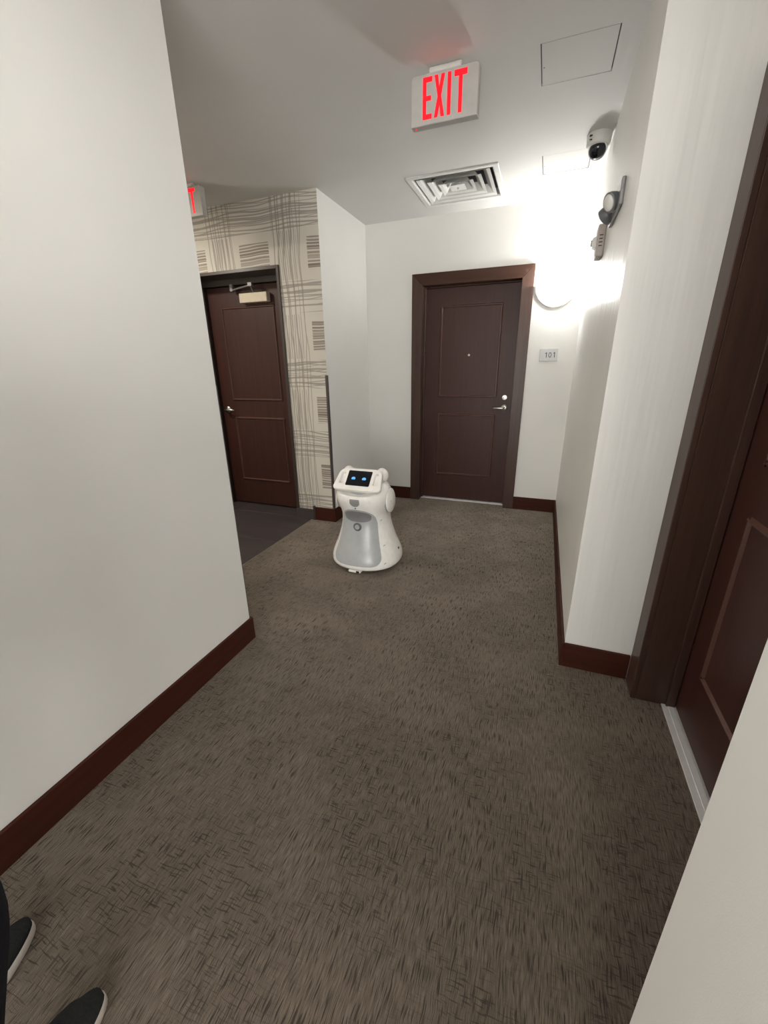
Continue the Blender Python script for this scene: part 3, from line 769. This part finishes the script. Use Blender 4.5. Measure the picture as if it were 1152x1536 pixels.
# neck and head
part('neck', M['rgrey'], RB, lambda b: loft(b, [[(r * 1.25 * math.cos(t), -0.045 + r * math.sin(t), z) for t in [2 * math.pi * k / 36 for k in range(36)]] for z, r in ((0.52, 0.120), (0.58, 0.116), (0.64, 0.105), (0.67, 0.09))]), smooth='auto')  # white neck coloured grey for the shade under the head
# face plate frame: local u = X, v up the slope
Pb = Vector((0, -0.178, 0.622)); Pt = Vector((0, -0.066, 0.732))
vdir = (Pt - Pb).normalized(); L = (Pt - Pb).length; ndir = Vector((1, 0, 0)).cross(vdir).normalized()
if ndir.z < 0: ndir = -ndir
rot = Matrix((Vector((1, 0, 0)), vdir, ndir)).transposed().to_4x4()
def closed_spline(cu, pts):
    sp = cu.splines.new('POLY'); sp.points.add(len(pts) - 1)
    for q, (a, b) in zip(sp.points, pts): q.co = (a, b, 0, 1)
    sp.use_cyclic_u = True
def rounded(pts, r, n=7):
    out = []
    m = len(pts)
    for i in range(m):
        p = Vector(pts[i]); a = Vector(pts[i - 1]); c = Vector(pts[(i + 1) % m])
        d0 = (a - p).normalized(); d1 = (c - p).normalized()
        rad = r[i] if isinstance(r, (list, tuple)) else r
        ang = d0.angle(d1); cut = rad / math.tan(ang / 2)
        s0 = p + d0 * cut; s1 = p + d1 * cut; ctr = p + (d0 + d1).normalized() * (rad / math.sin(ang / 2))
        for k in range(n + 1):
            t = k / n
            q = (s0 - ctr).lerp(s1 - ctr, t); q = q.normalized() * rad
            out.append(tuple(ctr + q))
    return out
def curve_plate(name, splines, thick, bev, mat, parent, z0):
    cu = bpy.data.curves.new(name, 'CURVE'); cu.dimensions = '2D'; cu.fill_mode = 'BOTH'; cu.extrude = thick / 2 - bev; cu.bevel_depth = bev; cu.bevel_resolution = 3
    for s in splines: closed_spline(cu, s)
    t = bpy.data.objects.new(name, cu); COL.objects.link(t); bpy.context.view_layer.update()
    r = evaluated(t, name, [mat], parent, True)
    r.matrix_local = Matrix.Translation(Pb + ndir * z0) @ rot
    bm2 = bmesh.new(); bm2.from_mesh(r.data)
    bmesh.ops.remove_doubles(bm2, verts=bm2.verts[:], dist=1e-5)
    for e in bm2.edges:
        if len(e.link_faces) == 2 and e.calc_face_angle(0) > 0.8: e.smooth = False
    bm2.to_mesh(r.data); bm2.free()
    return r
outline = rounded([(-0.176, -0.004), (0.176, -0.004), (0.150, L + 0.004), (-0.150, L + 0.004)], [0.022, 0.022, 0.052, 0.052])
hole = lambda s: rounded([(s * 0.105, 0.036), (s * 0.152, 0.036), (s * 0.141, L - 0.020), (s * 0.105, L - 0.020)], 0.0155)
face = curve_plate('face_frame', [outline, hole(1), hole(-1)], 0.030, 0.006, M['robot'], RB, -0.008)
scr = curve_plate('screen', [rounded([(-0.088, 0.026), (0.088, 0.026), (0.088, L - 0.012), (-0.088, L - 0.012)], 0.007)], 0.006, 0.001, M['glassblk'], face, 0.0)
scr.matrix_local = Matrix.Translation((0, 0, 0.0135))
for s in (-1, 1):
    e = part('eye', M['eye'], scr, lambda b: loft(b, [[(s * 0.040 + 0.0145 * math.cos(t), 0.082 + max(0.0125 * math.sin(t), -0.007 - 0.004 * abs(math.cos(t))), z) for t in [2 * math.pi * k / 28 for k in range(28)]] for z in (0.0030, 0.0036)]))
part('head_back', M['robot'], RB, lambda b: ellipsoid(b, (0, -0.035, 0.648), (0.150, 0.098, 0.078), 40, 20), smooth=True)
part('chin', M['robot'], RB, lambda b: loft(b, [[Pb + Vector((sx * wx, 0, 0)) + vdir * v - ndir * nn for sx, v in ((-1, v0), (1, v0), (1, v1), (-1, v1))] for wx, v0, v1, nn in ((0.150, 0.012, L - 0.01, 0.018), (0.105, 0.062, L - 0.02, 0.060))]), bevel=0.012, seg=3)
for s in (-1, 1):
    part('ear', M['robot'], RB, lambda b: ellipsoid(b, (s * 0.128, -0.002, 0.690), (0.045, 0.040, 0.052), 28, 16), smooth=True)
part('top_sensor', M['black'], RB, lambda b: box(b, -0.012, 0.012, -0.052, -0.040, 0.716, 0.7265), bevel=0.002)
# base
part('base', M['black'], RB, lambda b: revolve(b, (0, 0, 0.012), (0, 0, 1), [(0.185, 0.0), (0.212, 0.010), (0.212, 0.024)], 48), smooth='auto')
for s in (-1, 1):
    part('wheel', M['black'], RB, lambda b: revolve(b, (s * 0.13 - 0.015, 0.0, 0.045), (1, 0, 0), [(0.038, 0), (0.045, 0.004), (0.045, 0.026), (0.038, 0.03)], 32), smooth='auto')
part('caster', M['black'], RB, lambda b: revolve(b, (-0.01, -0.13, 0.022), (1, 0, 0), [(0.018, 0), (0.022, 0.003), (0.022, 0.017), (0.018, 0.02)], 24), smooth='auto')
part('caster', M['black'], RB, lambda b: revolve(b, (-0.01, 0.13, 0.022), (1, 0, 0), [(0.018, 0), (0.022, 0.003), (0.022, 0.017), (0.018, 0.02)], 24), smooth='auto')
dk = part('front_bumper', M['robot'], RB, lambda b: box(b, -0.055, 0.040, -0.243, -0.20, 0.012, 0.030), bevel=0.005)
part('bumper_sensor', M['black'], dk, lambda b: box(b, 0.006, 0.030, -0.245, -0.24, 0.015, 0.028), bevel=0.001)
for th, z in ((0.98, 0.385), (0.95, 0.205), (0.86, 0.085)):
    for s in (-1, 1):
        q = Vector(rb_pt(s * th, z, -0.001)); n2 = Vector((q.x, q.y, 0)).normalized(); tn = Vector((-n2.y, n2.x, 0)) * s
        part('side_slot', M['rgrey2'], RB, lambda b: tube(b, [q - tn * 0.009 - Vector((0, 0, 0.003)), q + tn * 0.009 + Vector((0, 0, 0.004))], 0.0022, 8))
for s in (-1, 1):
    q = Vector(rb_pt(s * 1.62, 0.135, -0.002))
    part('side_sensor', M['black'], RB, lambda b: box(b, q.x - 0.004, q.x + 0.004, q.y - 0.010, q.y + 0.010, 0.110, 0.145), bevel=0.002)

# ------------------------------------------------------------------ person at lower left
def skin_mesh(name, verts, edges, mat, parent, root=0, sub=2):
    me = bpy.data.meshes.new(name + '_rig'); me.from_pydata([v[:3] for v in verts], edges, [])
    o = bpy.data.objects.new(name, me); COL.objects.link(o)
    sk = o.modifiers.new('skin', 'SKIN'); sk.use_smooth_shade = True; sk.branch_smoothing = 0.6
    if not me.skin_vertices: me.attributes.new  # layer is made by the modifier below
    while not me.skin_vertices:
        bm2 = bmesh.new(); bm2.from_mesh(me); bm2.verts.layers.skin.verify(); bm2.to_mesh(me); bm2.free()
    for i, v in enumerate(verts):
        r = v[3] if len(v) > 3 else 0.05
        r2 = v[4] if len(v) > 4 else r
        me.skin_vertices[0].data[i].radius = (r, r2)
        me.skin_vertices[0].data[i].use_root = (i == root)
    ss = o.modifiers.new('sub', 'SUBSURF'); ss.levels = sub; ss.render_levels = sub
    bpy.context.view_layer.update()
    return evaluated(o, name, [mat], parent, True)

PR = tag(empty('person', (-0.985, 0.03, 0)), 'person in black trousers and dark shoes with white soles at lower left edge', 'person')
ox, oy = -0.985, 0.03
def q(x, y, z, r, r2=None): return (x - ox, y - oy, z, r, r2 if r2 else r)
# body: torso core, head, arms, hands
V = []; E = []
def add(v, par=None):
    V.append(v); i = len(V) - 1
    if par is not None: E.append((par, i))
    return i
pel = add(q(-0.985, 0.03, 1.00, 0.070))
ch = add(q(-0.985, 0.01, 1.22, 0.09), pel); ct = add(q(-0.985, 0.0, 1.40, 0.075), ch)
nk = add(q(-0.985, 0.005, 1.475, 0.052), ct); nk2 = add(q(-0.985, 0.015, 1.525, 0.052), nk)
jaw = add(q(-0.985, 0.042, 1.568, 0.072, 0.078), nk2); hd = add(q(-0.985, 0.030, 1.650, 0.090, 0.104), jaw); crn = add(q(-0.985, 0.022, 1.712, 0.070, 0.082), hd)
for s in (-1, 1):
    hip = add(q(-0.985 + s * 0.085, 0.045, 0.86, 0.050), pel)
    if s > 0: kn = add(q(-0.862, 0.140, 0.52, 0.05), hip); an = add(q(-0.838, 0.040, 0.11, 0.036), kn)
    else: kn = add(q(-1.10, 0.055, 0.50, 0.05), hip); an = add(q(-1.112, 0.030, 0.11, 0.036), kn)
    sh = add(q(-0.985 + s * 0.165, -0.005, 1.415, 0.052), ct)
    el = add(q(-0.985 + s * 0.215, -0.03, 1.13, 0.040), sh)
    wr = add(q(-0.985 + s * 0.225, 0.035, 0.885, 0.026, 0.022), el)
    pm = add(q(-0.985 + s * 0.225, 0.050, 0.825, 0.036, 0.017), wr)
    hx_ = -0.985 + s * 0.225
    for fy, ln in ((0.082, 0.070), (0.060, 0.078), (0.038, 0.073), (0.017, 0.058)):
        k1 = add(q(hx_, fy, 0.785, 0.0095), pm); k2 = add(q(hx_ - s * 0.006, fy + 0.004, 0.785 - ln * 0.5, 0.0088), k1); add(q(hx_ - s * 0.020, fy + 0.006, 0.785 - ln, 0.0078), k2)
    t1 = add(q(hx_ - s * 0.012, 0.085, 0.845, 0.0115), pm); t2 = add(q(hx_ - s * 0.018, 0.108, 0.815, 0.010), t1); add(q(hx_ - s * 0.022, 0.114, 0.785, 0.009), t2)
body = skin_mesh('body', V, E, M['skin'], PR, pel)
# face details
part('nose', M['skin'], body, lambda b: loft(b, [[(-0.006, 0.088, 1.668), (0.006, 0.088, 1.668), (0.0, 0.092, 1.668)], [(-0.016, 0.088, 1.622), (0.016, 0.088, 1.622), (0.0, 0.116, 1.626)]]), bevel=0.004)
for s in (-1, 1):
    part('eye', M['hair'], body, lambda b: ellipsoid(b, (s * 0.030, 0.094, 1.655), (0.011, 0.006, 0.005), 14, 8), smooth=True)
    part('ear', M['skin'], body, lambda b: ellipsoid(b, (s * 0.078, -0.002, 1.640), (0.010, 0.020, 0.032), 14, 8), smooth=True)
part('mouth', simple('lips', (0.36, 0.15, 0.12), 0.5), body, lambda b: ellipsoid(b, (0, 0.098, 1.592), (0.024, 0.009, 0.006), 16, 8), smooth=True)
def hair_cap(b):
    # cap around the skull: low at the nape, above the forehead in front
    rings = []
    for i in range(13):
        t = i / 12
        ring = []
        for k in range(32):
            a = 2 * math.pi * k / 32
            front = max(0.0, math.sin(a))
            ph0 = math.radians(-38 + 78 * front ** 0.7)          # start latitude
            ph = ph0 + (math.radians(89) - ph0) * t
            ring.append((0.090 * math.cos(ph) * math.cos(a), -0.004 + 0.108 * math.cos(ph) * math.sin(a), 1.662 + 0.100 * math.sin(ph)))
        rings.append(ring)
    loft(b, rings)
part('hair', M['hair'], PR, hair_cap, smooth=True)
# jacket
V = []; E = []
wb = add(q(-0.985, 0.035, 0.87, 0.158, 0.128)); w0 = add(q(-0.985, 0.03, 0.95, 0.154, 0.124), wb); w1 = add(q(-0.985, 0.02, 1.10, 0.150, 0.120), w0); w2 = add(q(-0.985, 0.005, 1.28, 0.160, 0.122), w1); w3 = add(q(-0.985, 0.0, 1.40, 0.120, 0.10), w2); add(q(-0.985, 0.0, 1.47, 0.068), w3)
for s in (-1, 1):
    a = add(q(-0.985 + s * 0.165, -0.005, 1.41, 0.078), w3); a2 = add(q(-0.985 + s * 0.205, -0.02, 1.26, 0.066), a); a3 = add(q(-0.985 + s * 0.218, -0.028, 1.12, 0.058), a2); a4 = add(q(-0.985 + s * 0.224, 0.010, 0.98, 0.050), a3); add(q(-0.985 + s * 0.225, 0.032, 0.895, 0.040), a4)
skin_mesh('jacket', V, E, M['jacket'], PR, 0)
# trousers
V = []; E = []
w0 = add(q(-0.985, 0.03, 0.93, 0.128, 0.108)); add(q(-0.985, 0.03, 1.01, 0.120, 0.100), w0)
for s in (-1, 1):
    h0 = add(q(-0.985 + s * 0.085, 0.045, 0.84, 0.095), w0)
    if s > 0: path = [(-0.880, 0.105, 0.68, 0.088), (-0.862, 0.145, 0.53, 0.080), (-0.855, 0.105, 0.40, 0.070), (-0.850, 0.058, 0.24, 0.062), (-0.840, 0.034, 0.075, 0.060)]
    else: path = [(-1.095, 0.050, 0.68, 0.085), (-1.105, 0.052, 0.50, 0.074), (-1.110, 0.040, 0.30, 0.066), (-1.112, 0.030, 0.075, 0.062)]
    pv = h0
    for pp in path: pv = add(q(*pp), pv)
skin_mesh('trousers', V, E, M['cloth'], PR, 0)
def shoe(loc, rz):
    sh = empty('shoe', (loc[0] - ox, loc[1] - oy, 0), rz); sh.parent = PR
    # local: toe towards +y at y=0.15, heel -0.15
    def outl(sc, z, n=40, lift=0.0):
        pts = []
        for k in range(n):
            t = 2 * math.pi * k / n
            yy = 0.148 * math.cos(t)
            wmax = 0.040 + 0.012 * max(0, math.sin((yy + 0.10) / 0.25 * math.pi)) if yy > -0.10 else 0.038
            xx = wmax * (abs(math.sin(t)) ** 0.75) * (1 if math.sin(t) >= 0 else -1)
            pts.append((xx * sc, yy * (1 - (1 - sc) * 0.35), z + lift * max(0, (yy - 0.05) / 0.1) ** 2))
        return pts
    part('sole', M['sole'], sh, lambda b: loft(b, [outl(0.97, 0.002), outl(1.03, 0.008), outl(1.04, 0.026), outl(1.0, 0.031)]), smooth='auto')
    def upper(b):
        rings = []
        for z, sc, cut in ((0.028, 0.985, 0), (0.045, 0.97, 0), (0.060, 0.90, 0.03), (0.072, 0.80, 0.07), (0.085, 0.72, 0.11), (0.100, 0.66, 0.14)):
            rings.append([(x, min(y, 0.148 - cut * 1.3), zz) for x, y, zz in outl(sc, z)])
        loft(b, rings)
    up = part('upper', M['shoe'], sh, upper, smooth=True)
    for i in range(4):
        part('lace', M['cloth'], up, lambda b: tube(b, [(-0.024, 0.07 - 0.018 * i, 0.066 + 0.009 * i), (0.0, 0.072 - 0.018 * i, 0.076 + 0.009 * i), (0.024, 0.07 - 0.018 * i, 0.066 + 0.009 * i)], 0.003, 8))
shoe((-0.838, 0.112), math.radians(-3))
shoe((-1.122, 0.140), math.radians(8))
